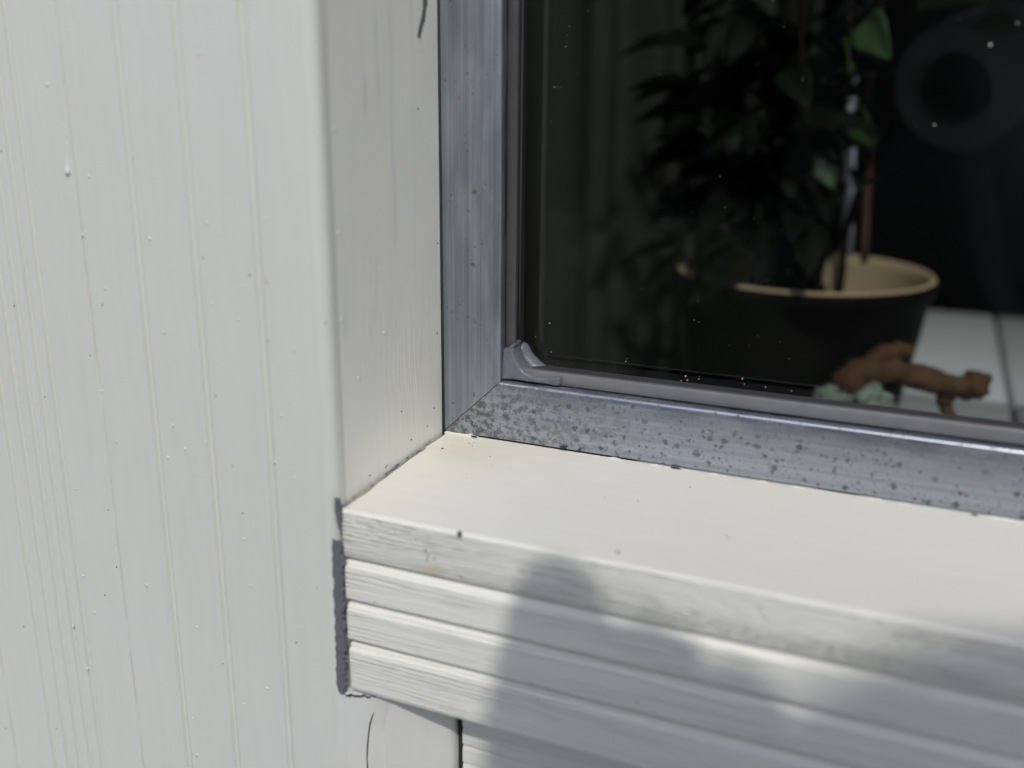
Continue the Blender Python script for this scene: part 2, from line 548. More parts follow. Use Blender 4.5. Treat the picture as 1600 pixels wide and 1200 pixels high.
# further cladding boards on the left, same section
for k in (1, 2):
    c2 = cas.copy()
    link(c2)
    c2.location.x = -0.194 * k
    c2['label'] = ('white fluted board next to the casing, away from the window' if k == 1 else 'white fluted board farthest from the window on the left')
box_head = tag(box('head_board', XJ + 0.0005, XR - 0.0005, -0.066, -0.041, ZH, 1.05, M_casing, bev=0.002), 'white board across the top of the window opening', 'board')

# paint nibs, drip and dirt on the casing
def board_y(x): return YB
def nib_at(bm, u, v, r, y, h=0.4, sub=1):
    p = on_y(u, v, y)
    blob(bm, (p.x, y, p.z), r, r * h, r * rnd.uniform(0.9, 1.4), sub, 0.35, rnd.randint(0, 999))
NIBS = [(311, 84), (129, 367), (134, 364), (234, 373), (323, 349), (413, 340), (138, 275), (164, 451), (256, 519), (380, 447), (373, 499),
        (159, 611), (289, 702), (262, 715), (270, 665), (182, 690), (461, 747), (429, 722), (440, 650), (459, 547), (321, 692), (118, 764),
        (381, 842), (391, 915), (229, 915), (148, 957), (307, 980), (381, 1101), (300, 1123), (179, 849), (471, 980), (114, 979), (136, 1046),
        (73, 132), (331, 475), (308, 1180), (418, 1076), (130, 900)]
bm = bmesh.new()
for u, v in NIBS: nib_at(bm, u, v, rnd.uniform(0.00032, 0.00056), YB, 0.38, 2)
o = mesh_obj('paint_nib', bm, M_speck_w, cas, True); o['kind'] = 'stuff'
bm = bmesh.new()
p0, p1 = on_y(104, 222, YB), on_y(106, 268, YB)
N = 14
pts, rad = [], []
for i in range(N + 1):
    k = i / N
    q = p0.lerp(p1, k)
    pts.append((q.x, YB + 0.0001, q.z))
    rad.append(0.00022 + 0.00075 * max(0, (k - 0.35) / 0.65) ** 2 if k < 0.96 else 0.0006)
tube(bm, pts, rad, 10)
blob(bm, (p1.x, YB, p1.z), 0.00098, 0.0008, 0.0011, 2)
mesh_obj('paint_drip', bm, M_speck_w, cas, True)
DARK = [(105, 215), (208, 248), (186, 12), (22, 478), (317, 403), (337, 619), (363, 728), (141, 556), (70, 620), (37, 979), (9, 1138), (348, 1037),
        (495, 918), (463, 1004), (390, 430), (417, 441), (419, 532), (88, 1139), (182, 886), (160, 474), (160, 477), (169, 797), (379, 802), (509, 505), (2, 236), (164, 930)]
bm = bmesh.new()
for u, v in DARK: nib_at(bm, u, v, rnd.uniform(0.00013, 0.00026), YB, 0.3)
o = mesh_obj('dirt_speck', bm, M_speck_d, cas, True); o['kind'] = 'stuff'

# ------------------------------------------------------------------ jamb (the reveal)
bm = bmesh.new()
add_box(bm, XJ - 0.020, XJ, -0.0629, -0.0125, GROUND + 1.20, ZH - 0.0005)
bmesh.ops.subdivide_edges(bm, edges=[e for e in bm.edges], cuts=6, use_grid_fill=True)
jamb = tag(mesh_obj('jamb_board', bm, M_jamb), 'brush-marked white jamb board in the left reveal beside the aluminium stile', 'board')
jr = tag(box('jamb_board', XR, XR + 0.020, -0.0629, -0.0125, GROUND + 1.20, ZH - 0.0005, M_jamb), 'white jamb board in the right reveal of the window', 'board')
bm = bmesh.new()
for u, v in ((529, 364), (523, 202), (534, 500), (600, 520), (561, 591)):
    p = on_x(u, v, XJ)
    blob(bm, (XJ, p.y, p.z), 0.00022, 0.0004, 0.0005, 2, 0.3, u)
o = mesh_obj('paint_nib', bm, M_speck_w, jamb, True); o['kind'] = 'stuff'
bm = bmesh.new()
for u, v in ((683, 521), (678, 638), (627, 643), (643, 687), (668, 666), (605, 727), (603, 730), (578, 743), (684, 380), (653, 170)):
    p = on_x(u, v, XJ)
    blob(bm, (XJ, p.y, p.z), 0.00008, 0.00035, 0.0003, 1, 0.3, u)
o = mesh_obj('dirt_speck', bm, M_speck_d, jamb, True); o['kind'] = 'stuff'

def ragged_strip(bm, spine, half, thick, to3d, seed, step=0.0004, rag=0.35):
    """A flat smear with a torn outline: spine in 2-D, half widths, thickness along the surface normal."""
    rr = random.Random(seed)
    L = []
    for (a, wa), (b, wb) in zip(zip(spine, half), zip(spine[1:], half[1:])):
        d = math.hypot(b[0] - a[0], b[1] - a[1])
        n = max(2, int(d / step))
        for i in range(n):
            k = i / n
            L.append((a[0] + (b[0] - a[0]) * k, a[1] + (b[1] - a[1]) * k, wa + (wb - wa) * k, (b[0] - a[0]) / d, (b[1] - a[1]) / d))
    L.append((*spine[-1], half[-1], L[-1][3], L[-1][4]))
    rows = []
    for x, y, hw_, tx, ty in L:
        nx_, ny_ = -ty, tx
        l = hw_ * (1 + rag * (1.3 * noise.noise(Vector((x * 700, y * 700, seed))) + 0.7 * noise.noise(Vector((x * 2400, y * 2400, seed + 9)))))
        r_ = hw_ * (1 + rag * (0.8 * noise.noise(Vector((x * 700, y * 700, seed + 50))) + 0.5 * noise.noise(Vector((x * 2400, y * 2400, seed + 59)))))
        rows.append([bm.verts.new(to3d(x + nx_ * l, y + ny_ * l, 0)), bm.verts.new(to3d(x + nx_ * l * 0.85, y + ny_ * l * 0.85, thick)),
                     bm.verts.new(to3d(x, y, thick * rr.uniform(0.92, 1.06))),
                     bm.verts.new(to3d(x - nx_ * r_ * 0.85, y - ny_ * r_ * 0.85, thick)), bm.verts.new(to3d(x - nx_ * r_, y - ny_ * r_, 0))])
    for a, b in zip(rows, rows[1:]):
        for i in range(4):
            bm.faces.new((a[i], b[i], b[i + 1], a[i + 1]))
    return rows
# dark smear near the top of the reveal
bm = bmesh.new()
sp = [on_x(u, v, XJ) for u, v in ((668, -40), (664, 0), (661, 28), (656, 45), (654, 58))]
ragged_strip(bm, [(p.y, p.z) for p in sp], [0.0011, 0.0011, 0.0009, 0.0007, 0.0008], 0.00012, lambda a, b, h: (XJ + 0.00005 + h, a, b), 5)
mesh_obj('paint_chip', bm, M_bare, jamb)

# ------------------------------------------------------------------ sill: nosed top board, three slats below
sill = empty('window_sill', (XJ, YSF, -0.1455))
tag(sill, 'cream painted wooden window sill with three grooved slats on its front', 'window sill')
ZG = [-0.1083, -0.1197, -0.1308, -0.1457]
ZN = -0.0962
def end_jit(s, p, amp, seed):
    return amp * (noise.noise(Vector((p[0] * 900, p[1] * 900, seed))) )
def sill_piece(name, prof2, mat, x_start, amp, seed):
    """prof2 in (y, z); runs along x."""
    bm = bmesh.new()
    st = [x_start, x_start + 0.0006, x_start + 0.0015] + [x_start + 0.004 + (XR - 0.0008 - x_start - 0.004) * i / 60 for i in range(61)]
    def place(p, s):
        x = s
        if s == st[0]:
            x += amp * noise.noise(Vector((p[0] * 700, p[1] * 700, seed))) + amp * 0.3
        return (x, p[0], p[1])
    prism(bm, prof2, place, st)
    o = mesh_obj(name, bm, mat, sill)
    smooth_by_angle(o, 55)
    return o
top_prof = []
ny = 30
for i in range(ny + 2):                                   # top, from the frame outwards
    k = min(i / ny, 1.0) if i < ny else (1.0 if i == ny + 1 else 0.993)
    y = -0.0117 + (YSF + 0.0011 + 0.0117) * k
    top_prof.append((y, ZS + (ZN - ZS) * k))
top_prof += arc(YSF + 0.0011, ZN - 0.0011, 0.0011, 90, 180, 6)[1:]
top_prof += [(YSF, ZN - 0.0014), (YSF, ZN - 0.0060), (YSF, ZG[0] + 0.0008), (YSF + 0.0004, ZG[0]), (-0.040, ZG[0]), (-0.0117, ZG[0])]
sill_piece('top_board', top_prof, M_sill_top, XJ + 0.0008, 0.0009, 1)
for k in range(3):
    z0, z1 = ZG[k], ZG[k + 1]
    rec = 0.0015
    last = (k == 2)
    rec = 0.0021
    pr = [(-0.030, z0 - 0.0002), (YSF + rec * 1.3, z0 - 0.0002), (YSF + rec * 1.2, z0 - 0.0007), (YSF + rec * 0.80, z0 - 0.0010), (YSF + rec * 0.50, z0 - 0.0016),
          (YSF + rec * 0.27, z0 - 0.0022), (YSF + rec * 0.10, z0 - 0.0027), (YSF, z0 - 0.0032), (YSF, z0 - 0.0035)]
    if last:
        pr += [(YSF, z1 + 0.0022)] + arc(YSF + 0.0018, z1 + 0.0018, 0.0018, 180, 270, 5)
        pr += [(-0.030, z1)]
    else:
        pr += [(YSF, z1 + 0.0009), (YSF, z1 + 0.0006), (YSF + 0.0004, z1), (-0.030, z1)]
    o = sill_piece('slat', pr, M_slat, XJ + 0.0012 + (0.0003 if k == 2 else 0), 0.0004, 2 + k)
# open crack along the mitre between sill and reveal
bm = bmesh.new()
seg, pp_, rr_ = 0, [], []
for i in range(120):
    k = i / 119
    y = -0.0130 - 0.0525 * k
    z = ZS + (ZN - ZS) * (y + 0.0117) / (YSF + 0.0011 + 0.0117)
    r_ = 0.00004 + 0.00015 * noise.noise(Vector((i * 0.21, 3.3, 0))) + 0.00006 * noise.noise(Vector((i * 0.9, 1.3, 0)))
    if r_ > 0.00004:
        pp_.append((XJ + 0.0004 + 0.0005 * noise.noise(Vector((i * 0.13, 7.7, 0))), y, z + 0.0002 + 0.0005 * max(0, noise.noise(Vector((i * 0.09, 2.2, 4))))))
        rr_.append(r_)
    elif len(pp_) > 2:
        tube(bm, pp_, rr_, 6); pp_, rr_ = [], []
    else:
        pp_, rr_ = [], []
if len(pp_) > 2: tube(bm, pp_, rr_, 6)
mesh_obj('crack', bm, M_gap, sill)
# specks on the sill
bm = bmesh.new()
def flat_z(u, v, r):
    p = on_z(u, v, -0.0950)
    k = (p.y + 0.0117) / (-0.0640 + 0.0117)
    z = ZS + (ZN - ZS) * k
    p = on_z(u, v, z)
    blob(bm, (p.x, p.y, z), r, r, r * 0.35, 1, 0.5, int(u + v))
for u, v, r in ((691, 701, .00045), (733, 693, .0002), (738, 697, .00022), (740, 692, .0002), (766, 713, .00025), (769, 728, .0002), (729, 748, .00025),
             (775, 780, .0002), (671, 799, .0002), (945, 778, .00025), (997, 783, .0003), (1078, 761, .0003), (652, 708, .0003), (788, 797, .0002), (700, 745, .0002), (820, 760, .0002), (880, 810, .0002)):
    flat_z(u, v, r)
for u, v, r in ((665, 860, .0003), (669, 868, .00022), (668, 874, .0003), (678, 873, .0003), (666, 864, .0002), (721, 902, .00022), (650, 843, .00016), (840, 1094, .00022), (995, 1097, .00022), (585, 941, .0002)):
    p = on_y(u, v, YSF)
    blob(bm, (p.x, YSF, p.z), r, r * 0.4, r, 1, 0.5, u)
p = on_y(720, 833, YSF + 0.0006)
blob(bm, (p.x, p.y - 0.0006, p.z), 0.00062, 0.0005, 0.0008, 2, 0.4, 3)
o = mesh_obj('dirt_speck', bm, M_speck_d, sill, True); o['kind'] = 'stuff'
bm = bmesh.new(); flat_z(966, 863, 0.0007); flat_z(963, 866, 0.0004)
mesh_obj('rust_speck', bm, M_speck_r, sill, True)
bm = bmesh.new(); flat_z(1137, 840, 0.00042); flat_z(1122, 894, 0.0002)
mesh_obj('green_speck', bm, M_speck_g, sill, True)

# exposed slate grey strip where the paint has come off between casing and sill front
strip = empty('bare_strip', (-0.1225, YB, -0.1455))
tag(strip, 'ragged dark grey strip of lost paint between casing and sill front', 'bare patch')
for seed, path in ((11, (((526, 778), 2.5), ((528, 796), 4.5), ((530, 812), 3.5), ((531, 826), 1.2))),
                   (12, (((526, 843), 7), ((528, 880), 8.5), ((529, 930), 8), ((531, 990), 7.5), ((532, 1030), 7), ((533, 1068), 8), ((535, 1083), 4)))):
    bm = bmesh.new()
    yy = YB + 0.0003
    q = [on_y(u, v, yy) for (u, v), _ in path]
    mmpx = 0.0001745
    ragged_strip(bm, [(p.x, p.z) for p in q], [h * mmpx for _, h in path], 0.0005, lambda a, b, h: (a, yy + 0.0007 * (h == 0) - h * 0.7, b), seed, 0.0002, 0.42)
    mesh_obj('torn_patch', bm, M_bare, strip)

# ------------------------------------------------------------------ below the sill: slanting filler and reeded panel
bm = bmesh.new()
pr = [(XJ - 0.0040, -0.0670), (XJ - 0.0010, -0.0674), (XJ + 0.0025, -0.0669), (XJ + 0.0045, -0.0661), (-0.1136, -0.0643), (-0.1132, -0.0638), (-0.1122, -0.0640), (-0.0985, -0.0572), (-0.0972, -0.0556), (-0.0968, -0.0530), (-0.0966, -0.0405), (XJ - 0.0040, -0.0405)]
N = 60
def fplace(p, s):
    k = 0.0004 * noise.noise(Vector((p[0] * 300, s * 60, 4)))
    if -0.1140 < p[0] < -0.1118: k += 0.0006 * noise.noise(Vector((s * 90, 1.3, 0))) + max(0, 0.010 - (-0.1475 - s)) * 0.22
    if p[0] > -0.0974: k += 0.0005 * noise.noise(Vector((s * 420, 8.8, 0)))
    return (p[0] + k, p[1], s)
prism(bm, pr, fplace, [-0.1460 - 0.60 * i / (N * 4) for i in range(N)] + [-0.40, -0.9, GROUND + 0.03])
filler = tag(smooth_by_angle(mesh_obj('corner_filler', bm, M_lower), 50), 'narrow painted corner piece slanting inwards under the sill end', 'board')
bm = bmesh.new()
ck = [(590, 1100), (585, 1112), (579, 1128), (576, 1145), (574, 1165), (573, 1185), (575, 1215), (573, 1250)]
def fil_y(x): return -0.0661 + (x + 0.1175) * 0.42
cp_ = []
for u, v in ck:
    p = on_y(u, v, -0.0655)
    p = on_y(u, v, fil_y(p.x))
    cp_.append((p.x, fil_y(p.x) - 0.00002, p.z))
tube(bm, cp_, [0.0001, 0.00016, 0.0002, 0.00016, 0.0002, 0.00015, 0.00018, 0.0001], 6)
mesh_obj('crack', bm, M_gap, filler)
bm = bmesh.new()
pp_, rr_ = [], []
for i in range(60):
    x = XJ + 0.0005 + i * 0.00043
    pp_.append((x, fil_y(x) - 0.0002 + 0.0002 * noise.noise(Vector((i * .7, 2, 0))), -0.1462 + 0.0005 * noise.noise(Vector((i * 0.45, 5, 1))) - 0.0014 * i / 60))
    rr_.append(0.00022 + 0.00018 * noise.noise(Vector((i * 0.6, 0, 9))))
tube(bm, pp_, rr_, 6)
mesh_obj('edge_line', bm, M_gap, filler)  # thin ragged dark line along the bottom edge of the sill
pan = None
pr = []
z = -0.1462
YP = -0.0560
pr.append((YP, z))
zz = -0.1556
while zz > -0.30:
    pr += [(YP, zz + 0.0003), (YP + 0.0006, zz + 0.00005), (YP + 0.0005, zz - 0.0004), (YP + 0.00015, zz - 0.0011), (YP, zz - 0.0018)]
    zz -= 0.0053
pr += [(YP, GROUND + 0.03), (-0.0405, GROUND + 0.03), (-0.0405, z)]
bm = bmesh.new()
prism(bm, pr, lambda p, s: (s, p[0], p[1]), [-0.0949, -0.0944, -0.09, 0.2, XR + 0.0])
box('joint_shade', -0.0967, -0.0950, -0.0546, -0.0410, GROUND + 0.04, -0.1465, M_gap, filler)  # dark strip set into the joint so the gap looks shaded
panel = tag(smooth_by_angle(mesh_obj('reeded_panel', bm, M_panel), 50), 'finely reeded white panel in shadow under the window sill', 'panel')

# ------------------------------------------------------------------ aluminium window
win = empty('window_frame', (XJ, YF, ZS))
tag(win, 'weathered aluminium window frame with dark glass, spotted along its bottom rail', 'window')
XO, XI = XJ + 0.0003, -0.1044         # stile outer / inner edge
ZO, ZI = ZS + 0.0003, -0.0776         # rail outer / inner edge
RO, RI = XR - 0.0003, XR - 0.0176
TO, TI = ZH - 0.0003, ZH - 0.0175
def frame_member(name, outer_a, outer_b, inner_b, inner_a, mat, r=0.0010):
    """A mitred bar: outline of its face (x, z), inner arris rolled over."""
    oa, ob, ib, ia = (Vector(p) for p in (outer_a, outer_b, inner_b, inner_a))
    def lerp_in(k, a, b): return a.lerp(b, k)
    wdt = 0.0173
    bm = bmesh.new()
    # section: distance from outer edge (0..1 over the width), y
    sec = [(0.0, 0.02), (0.0, YF + 0.0004), (0.02, YF)]
    sec += [(0.25, YF - 0.00012), (0.5, YF - 0.00016), (0.75, YF - 0.00012)]
    kr = r / wdt
    for a in range(0, 91, 15):
        an = math.radians(a)
        sec.append((1 - kr + kr * math.sin(an), YF + r - r * math.cos(an)))
    sec += [(1.0, 0.0045), (0.5, 0.0045), (0.5, 0.02)]
    NST = 24
    rings = []
    for i in range(NST + 1):
        s = i / NST
        rings.append([bm.verts.new((lambda q: (q.x, y, q.y))(oa.lerp(ia, k).lerp(ob.lerp(ib, k), s))) for k, y in sec])
    for A, B in zip(rings, rings[1:]):
        for i in range(len(sec)):
            j = (i + 1) % len(sec)
            bm.faces.new((A[i], A[j], B[j], B[i]))
    bm.faces.new(rings[0][::-1]); bm.faces.new(rings[-1])
    return smooth_by_angle(mesh_obj(name, bm, mat, win), 40)
gp = 0.00012
frame_member('stile', (XO, ZO + gp), (XO, TO - gp), (XI, TI - gp), (XI, ZI + gp), M_stile)
frame_member('stile', (RO, ZO + gp), (RO, TO - gp), (RI, TI - gp), (RI, ZI + gp), M_stile)
frame_member('rail', (XO + gp, ZO), (RO - gp, ZO), (RI - gp, ZI), (XI + gp, ZI), M_rail)
frame_member('rail', (XO + gp, TO), (RO - gp, TO), (RI - gp, TI), (XI + gp, TI), M_rail)
# glazing beads (set back 3 mm) and gaskets
BX, BZ, BR, BT = -0.1013, -0.0738, RI - 0.0031, TI - 0.0038
box('glazing_bead', XI + 0.0003, BX, -0.0090, -0.0070, ZI + 0.0003, TI - 0.0003, M_bead_v, win, 0.0003, 2)
box('glazing_bead', BR, RI - 0.0003, -0.0090, -0.0070, ZI + 0.0003, TI - 0.0003, M_bead_v, win, 0.0003, 2)
box('glazing_bead', BX + 0.0002, BR - 0.0002, -0.0090, -0.0070, ZI + 0.0003, BZ, M_bead_h, win, 0.0003, 2)
box('glazing_bead', BX + 0.0002, BR - 0.0002, -0.0090, -0.0070, BT, TI - 0.0003, M_bead_h, win, 0.0003, 2)
box('gasket', XI - 0.002, BX - 0.0010, -0.0068, -0.0003, ZI - 0.002, TI + 0.002, M_rubber, win)
box('gasket', BR + 0.0010, RI + 0.002, -0.0068, -0.0003, ZI - 0.002, TI + 0.002, M_rubber, win)
box('gasket', BX - 0.0008, BR + 0.0008, -0.0068, -0.0003, ZI - 0.002, BZ - 0.0008, M_gasket_line, win)
box('gasket', BX - 0.0008, BR + 0.0008, -0.0068, -0.0003, BT + 0.0008, TI + 0.002, M_gasket_line, win)
bm = bmesh.new()
tube(bm, [(BX - 0.0009, -0.0040, ZI + 0.004 + (TI - ZI - 0.008) * i / 20) for i in range(21)], 0.00035, 8)
mesh_obj('gasket_lip', bm, M_gasket_line, win, True)
pane = box('pane', XI - 0.003, RI + 0.003, 0.0, 0.0040, ZI - 0.003, TI + 0.003, M_glass, win)
# dust and grit sticking to the pane
bm = bmesh.new()
def dust(u, v, r):
    p = on_y(u, v, -0.0001)
    blob(bm, (p.x, -0.0001, p.z), r, r * 0.5, r * rnd.uniform(0.7, 1.6), 1, 0.4, rnd.randint(0, 999))
for u, v, r in ((890, 41, .0002), (886, 55, .00014), (919, 17, .00012), (884, 73, .00012), (866, 136, .00016), (875, 137, .00012), (870, 137, .0001), (861, 190, .00014),
                (859, 505, .0002), (861, 550, .00018), (836, 561, .00024), (858, 570, .00014), (837, 526, .00014), (1071, 588, .0003), (1074, 594, .00025), (1064, 595, .0002), (1092, 592, .0002), (1093, 588, .00015),
                (1160, 592, .00022), (1163, 600, .00018), (978, 565, .00018), (1547, 70, .00038), (1460, 195, .0003), (1590, 36, .0003), (1237, 611, .00015), (1125, 276, .0001), (1500, 30, .0001), (1254, 124, .0001),
                (980, 560, .00012), (1140, 540, .0001), (1090, 470, .0001), (1085, 500, .00014), (1092, 503, .00012), (940, 585, .0002), (975, 588, .00016), (900, 578, .0002), (1010, 590, .00014), (1040, 600, .00016), (1196, 605, .00018), (1170, 540, .00009), (903, 115, .00009)):
    dust(u, v, r * 0.8)
for k in range(60):
    dust(rnd.uniform(830, 1600), rnd.uniform(0, 640), rnd.uniform(0.00003, 0.00007))
o = mesh_obj('dust', bm, M_dust, pane, True); o['kind'] = 'stuff'
# silver-grey sealant smeared round the inner corner
def smear(name, px, ya, yb, mat, wd=0.0011):
    """A blob of sealant: traced outline on the plane yb, swelling from ya to yb within wd of its edge."""
    cr, m_ = [], len(px)
    for i in range(m_):
        p0_, p1_, p2_, p3_ = (Vector(px[(i + j) % m_]) for j in (-1, 0, 1, 2))
        for q in range(3):
            k = q / 3
            cr.append(0.5 * ((2 * p1_) + (p2_ - p0_) * k + (2 * p0_ - 5 * p1_ + 4 * p2_ - p3_) * k * k + (3 * p1_ - p0_ - 3 * p2_ + p3_) * k ** 3))
    poly = [(p.x, p.z) for p in (on_y(u, v, yb) for u, v in cr)]
    n = len(poly)
    def inside(x, z):
        r = False
        for i in range(n):
            (x0, z0), (x1, z1) = poly[i], poly[i - 1]
            if (z0 > z) != (z1 > z) and x < (x1 - x0) * (z - z0) / (z1 - z0) + x0: r = not r
        return r
    def dist(x, z):
        best = 1.0
        for i in range(n):
            (x0, z0), (x1, z1) = poly[i], poly[i - 1]
            dx, dz = x1 - x0, z1 - z0
            k = max(0, min(1, ((x - x0) * dx + (z - z0) * dz) / max(1e-14, dx * dx + dz * dz)))
            best = min(best, (x - x0 - k * dx) ** 2 + (z - z0 - k * dz) ** 2)
        return math.sqrt(best)
    g = 0.00016
    xa, xb = min(p[0] for p in poly), max(p[0] for p in poly)
    za, zb = min(p[1] for p in poly), max(p[1] for p in poly)
    bm = bmesh.new()
    vm = {}
    nx, nz = int((xb - xa) / g) + 2, int((zb - za) / g) + 2
    for i in range(nx):
        for j in range(nz):
            x, z = xa + i * g, za + j * g
            if inside(x, z):
                k = min(1.0, dist(x, z) / wd)
                h = math.sqrt(max(0, 1 - (1 - k) ** 2)) + 0.04 * noise.noise(Vector((x * 500, z * 500, ya * 1000))) * k
                vm[i, j] = bm.verts.new((x, ya + (yb - ya) * h, z))
    for (i, j) in list(vm):
        if all(q in vm for q in ((i + 1, j), (i + 1, j + 1), (i, j + 1))):
            bm.faces.new((vm[i, j], vm[i + 1, j], vm[i + 1, j + 1], vm[i, j + 1]))
    for v in [v for v in bm.verts if not v.link_faces]: bm.verts.remove(v)
    ex = bmesh.ops.extrude_edge_only(bm, edges=[e for e in bm.edges if e.is_boundary])
    for v in [v for v in ex['geom'] if isinstance(v, bmesh.types.BMVert)]: v.co.y = ya + 0.0015 if ya < -0.004 else ya
    return mesh_obj(name, bm, mat, win, True)
o1 = smear('corner_sealant', [(783, 547), (790, 543), (795, 540), (799, 537), (802, 537), (803, 541), (802, 545), (803, 549), (804, 555), (809, 566), (816, 576), (826, 584), (838, 588), (852, 589), (871, 588), (876, 590),
                        (874, 606), (850, 603), (826, 600), (806, 597), (790, 596), (779, 598), (777, 592), (781, 575)], -0.0066, -0.0102, M_sealant, 0.0009)
o2 = smear('corner_sealant', [(808, 540), (813, 538), (818, 541), (821, 546), (824, 552), (827, 556), (836, 566), (846, 574), (858, 579), (872, 583), (884, 586),
                        (872, 594), (840, 598), (806, 590), (800, 560)], -0.0002, -0.0034, M_sealant, 0.0030)

# torn paint edge along the frame, loose chips
bm = bmesh.new()
xs = XJ + 0.0006
prev = None
while xs < 0.30:
    h = 0.00002 + 0.0008 * max(0, noise.noise(Vector((xs * 260, 0.3, 0))) - 0.18) + 0.0003 * max(0, noise.noise(Vector((xs * 1600, 5.3, 0))) - 0.1)
    if XJ + 0.001 < xs < XJ + 0.011: h += 0.0004
    cur = [bm.verts.new((xs, YF - 0.0001, ZS - 0.0006)), bm.verts.new((xs, YF - 0.00035, ZS + 0.00002)), bm.verts.new((xs, YF - 0.00030, ZS + h)), bm.verts.new((xs, YF - 0.00005, ZS + h))]
    if prev:
        for i in range(3): bm.faces.new((prev[i], cur[i], cur[i + 1], prev[i + 1]))
    prev = cur
    xs += rnd.uniform(0.0003, 0.0011)
mesh_obj('paint_edge', bm, M_lip, sill)
bm = bmesh.new()
for u, v, a, b in ((880, 699, .0016, .0004), (1056, 731, .0022, .00035), (1522, 806, .0016, .0004), (740, 682, .0016, .0002), (715, 683, .002, .0002), (905, 703, .0008, .0002)):
    p = on_y(u, v, YF - 0.0007)
    blob(bm, (p.x, YF - 0.0006, p.z), a * 0.7, 0.0004, b, 1, 0.6, u)
o = mesh_obj('paint_chip', bm, M_speck_d, sill); o['kind'] = 'stuff'

# ------------------------------------------------------------------ inside the room: table, pot plant, driftwood, curtain, cabinet
M_slabtop = NT('table_slab')
t = M_slabtop
P = t.pos()
t.bsdf(t.mix(t.noise(P, 14, 5), (0.33, 0.35, 0.37), (0.46, 0.48, 0.50)), 0.45, normal=t.bump(t.noise(P, 200, 3), 0.001, 0.4))
M_slabtop = t.m
M_wood_dark = plain('dark_table_wood', (0.02, 0.017, 0.015), 0.5)
ZT = -0.150
table = empty('table', (0.1, 0.29, GROUND + 0.02))
tag(table, 'table with pale grey tiled top behind the glass, right of the pot', 'table')
xs0 = [-0.105, 0.046, 0.213, 0.380, 0.547]
ys0 = [0.068, 0.286, 0.504]
for i in range(4):
    for j in range(2):
        box('tile', xs0[i] + 0.0012, xs0[i + 1] - 0.0012, ys0[j] + 0.0012, ys0[j + 1] - 0.0012, ZT - 0.012, ZT, M_slabtop, table, 0.0012, 1)
box('table_board', -0.112, 0.56, 0.064, 0.508, ZT - 0.035, ZT - 0.0135, M_wood_dark, table)
for x in (-0.10, 0.50):
    for y in (0.075, 0.455):
        box('leg', x, x + 0.04, y, y + 0.04, GROUND + 0.021, ZT - 0.0355, M_wood_dark, table)

POT = Vector((-0.0560, 0.242, 0.0))
ZRIM = -0.0830
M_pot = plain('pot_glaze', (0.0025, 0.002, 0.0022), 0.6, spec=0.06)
M_pot_in = plain('pot_inside', (0.31, 0.235, 0.15), 0.6, var=0.2, scale=40)
M_soil = plain('soil', (0.02, 0.014, 0.010), 0.95, var=0.4, scale=300)
pot = empty('flower_pot', (POT.x, POT.y, ZT))
tag(pot, 'dark round flower pot with cream rim standing behind the glass', 'flower pot')
bm = bmesh.new()
H = ZRIM - ZT
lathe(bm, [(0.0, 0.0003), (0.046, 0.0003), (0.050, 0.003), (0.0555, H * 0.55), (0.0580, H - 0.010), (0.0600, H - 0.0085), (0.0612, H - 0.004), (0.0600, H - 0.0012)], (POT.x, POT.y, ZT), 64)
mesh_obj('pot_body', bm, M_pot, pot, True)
bm = bmesh.new()
lathe(bm, [(0.0600, H - 0.0012), (0.0588, H), (0.0572, H - 0.0008), (0.0560, H - 0.005), (0.0545, H - 0.022), (0.048, H - 0.036), (0.0, H - 0.036)], (POT.x, POT.y, ZT), 64)
mesh_obj('pot_rim', bm, M_pot_in, pot, True)
bm = bmesh.new()
r = lathe(bm, [(0.0, H - 0.017), (0.02, H - 0.016), (0.040, H - 0.019), (0.0535, H - 0.024)], (POT.x, POT.y, ZT), 40)
mesh_obj('soil', bm, M_soil, pot)

# the plant
t = NT('leaf_green_shaded')
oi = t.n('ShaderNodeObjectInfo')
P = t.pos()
cc = t.mix(oi.outputs['Random'], (0.0012, 0.002, 0.0012), (0.0035, 0.0065, 0.0025))  # near-black green: the shade on the foliage is put into its colour
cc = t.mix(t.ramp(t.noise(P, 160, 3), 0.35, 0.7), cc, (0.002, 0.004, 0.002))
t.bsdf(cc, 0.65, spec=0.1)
M_leaf_shaded = t.m
t = NT('leaf_green_lit')
P = t.pos()
t.bsdf(t.mix(t.noise(P, 90, 3), (0.014, 0.036, 0.010), (0.045, 0.080, 0.032)), 0.38)  # brighter copy of the leaf green, coloured as leaves caught by the sun
M_leaf_lit = t.m
M_stem = plain('stem_bark', (0.010, 0.007, 0.005), 0.9, spec=0.1)
plant = empty('pot_plant', (POT.x, POT.y, ZRIM - 0.018))
tag(plant, 'dark leafy pot plant with a few bright green leaves behind the glass', 'plant')
PLANT_BASE = Vector((POT.x, POT.y, ZRIM - 0.018))
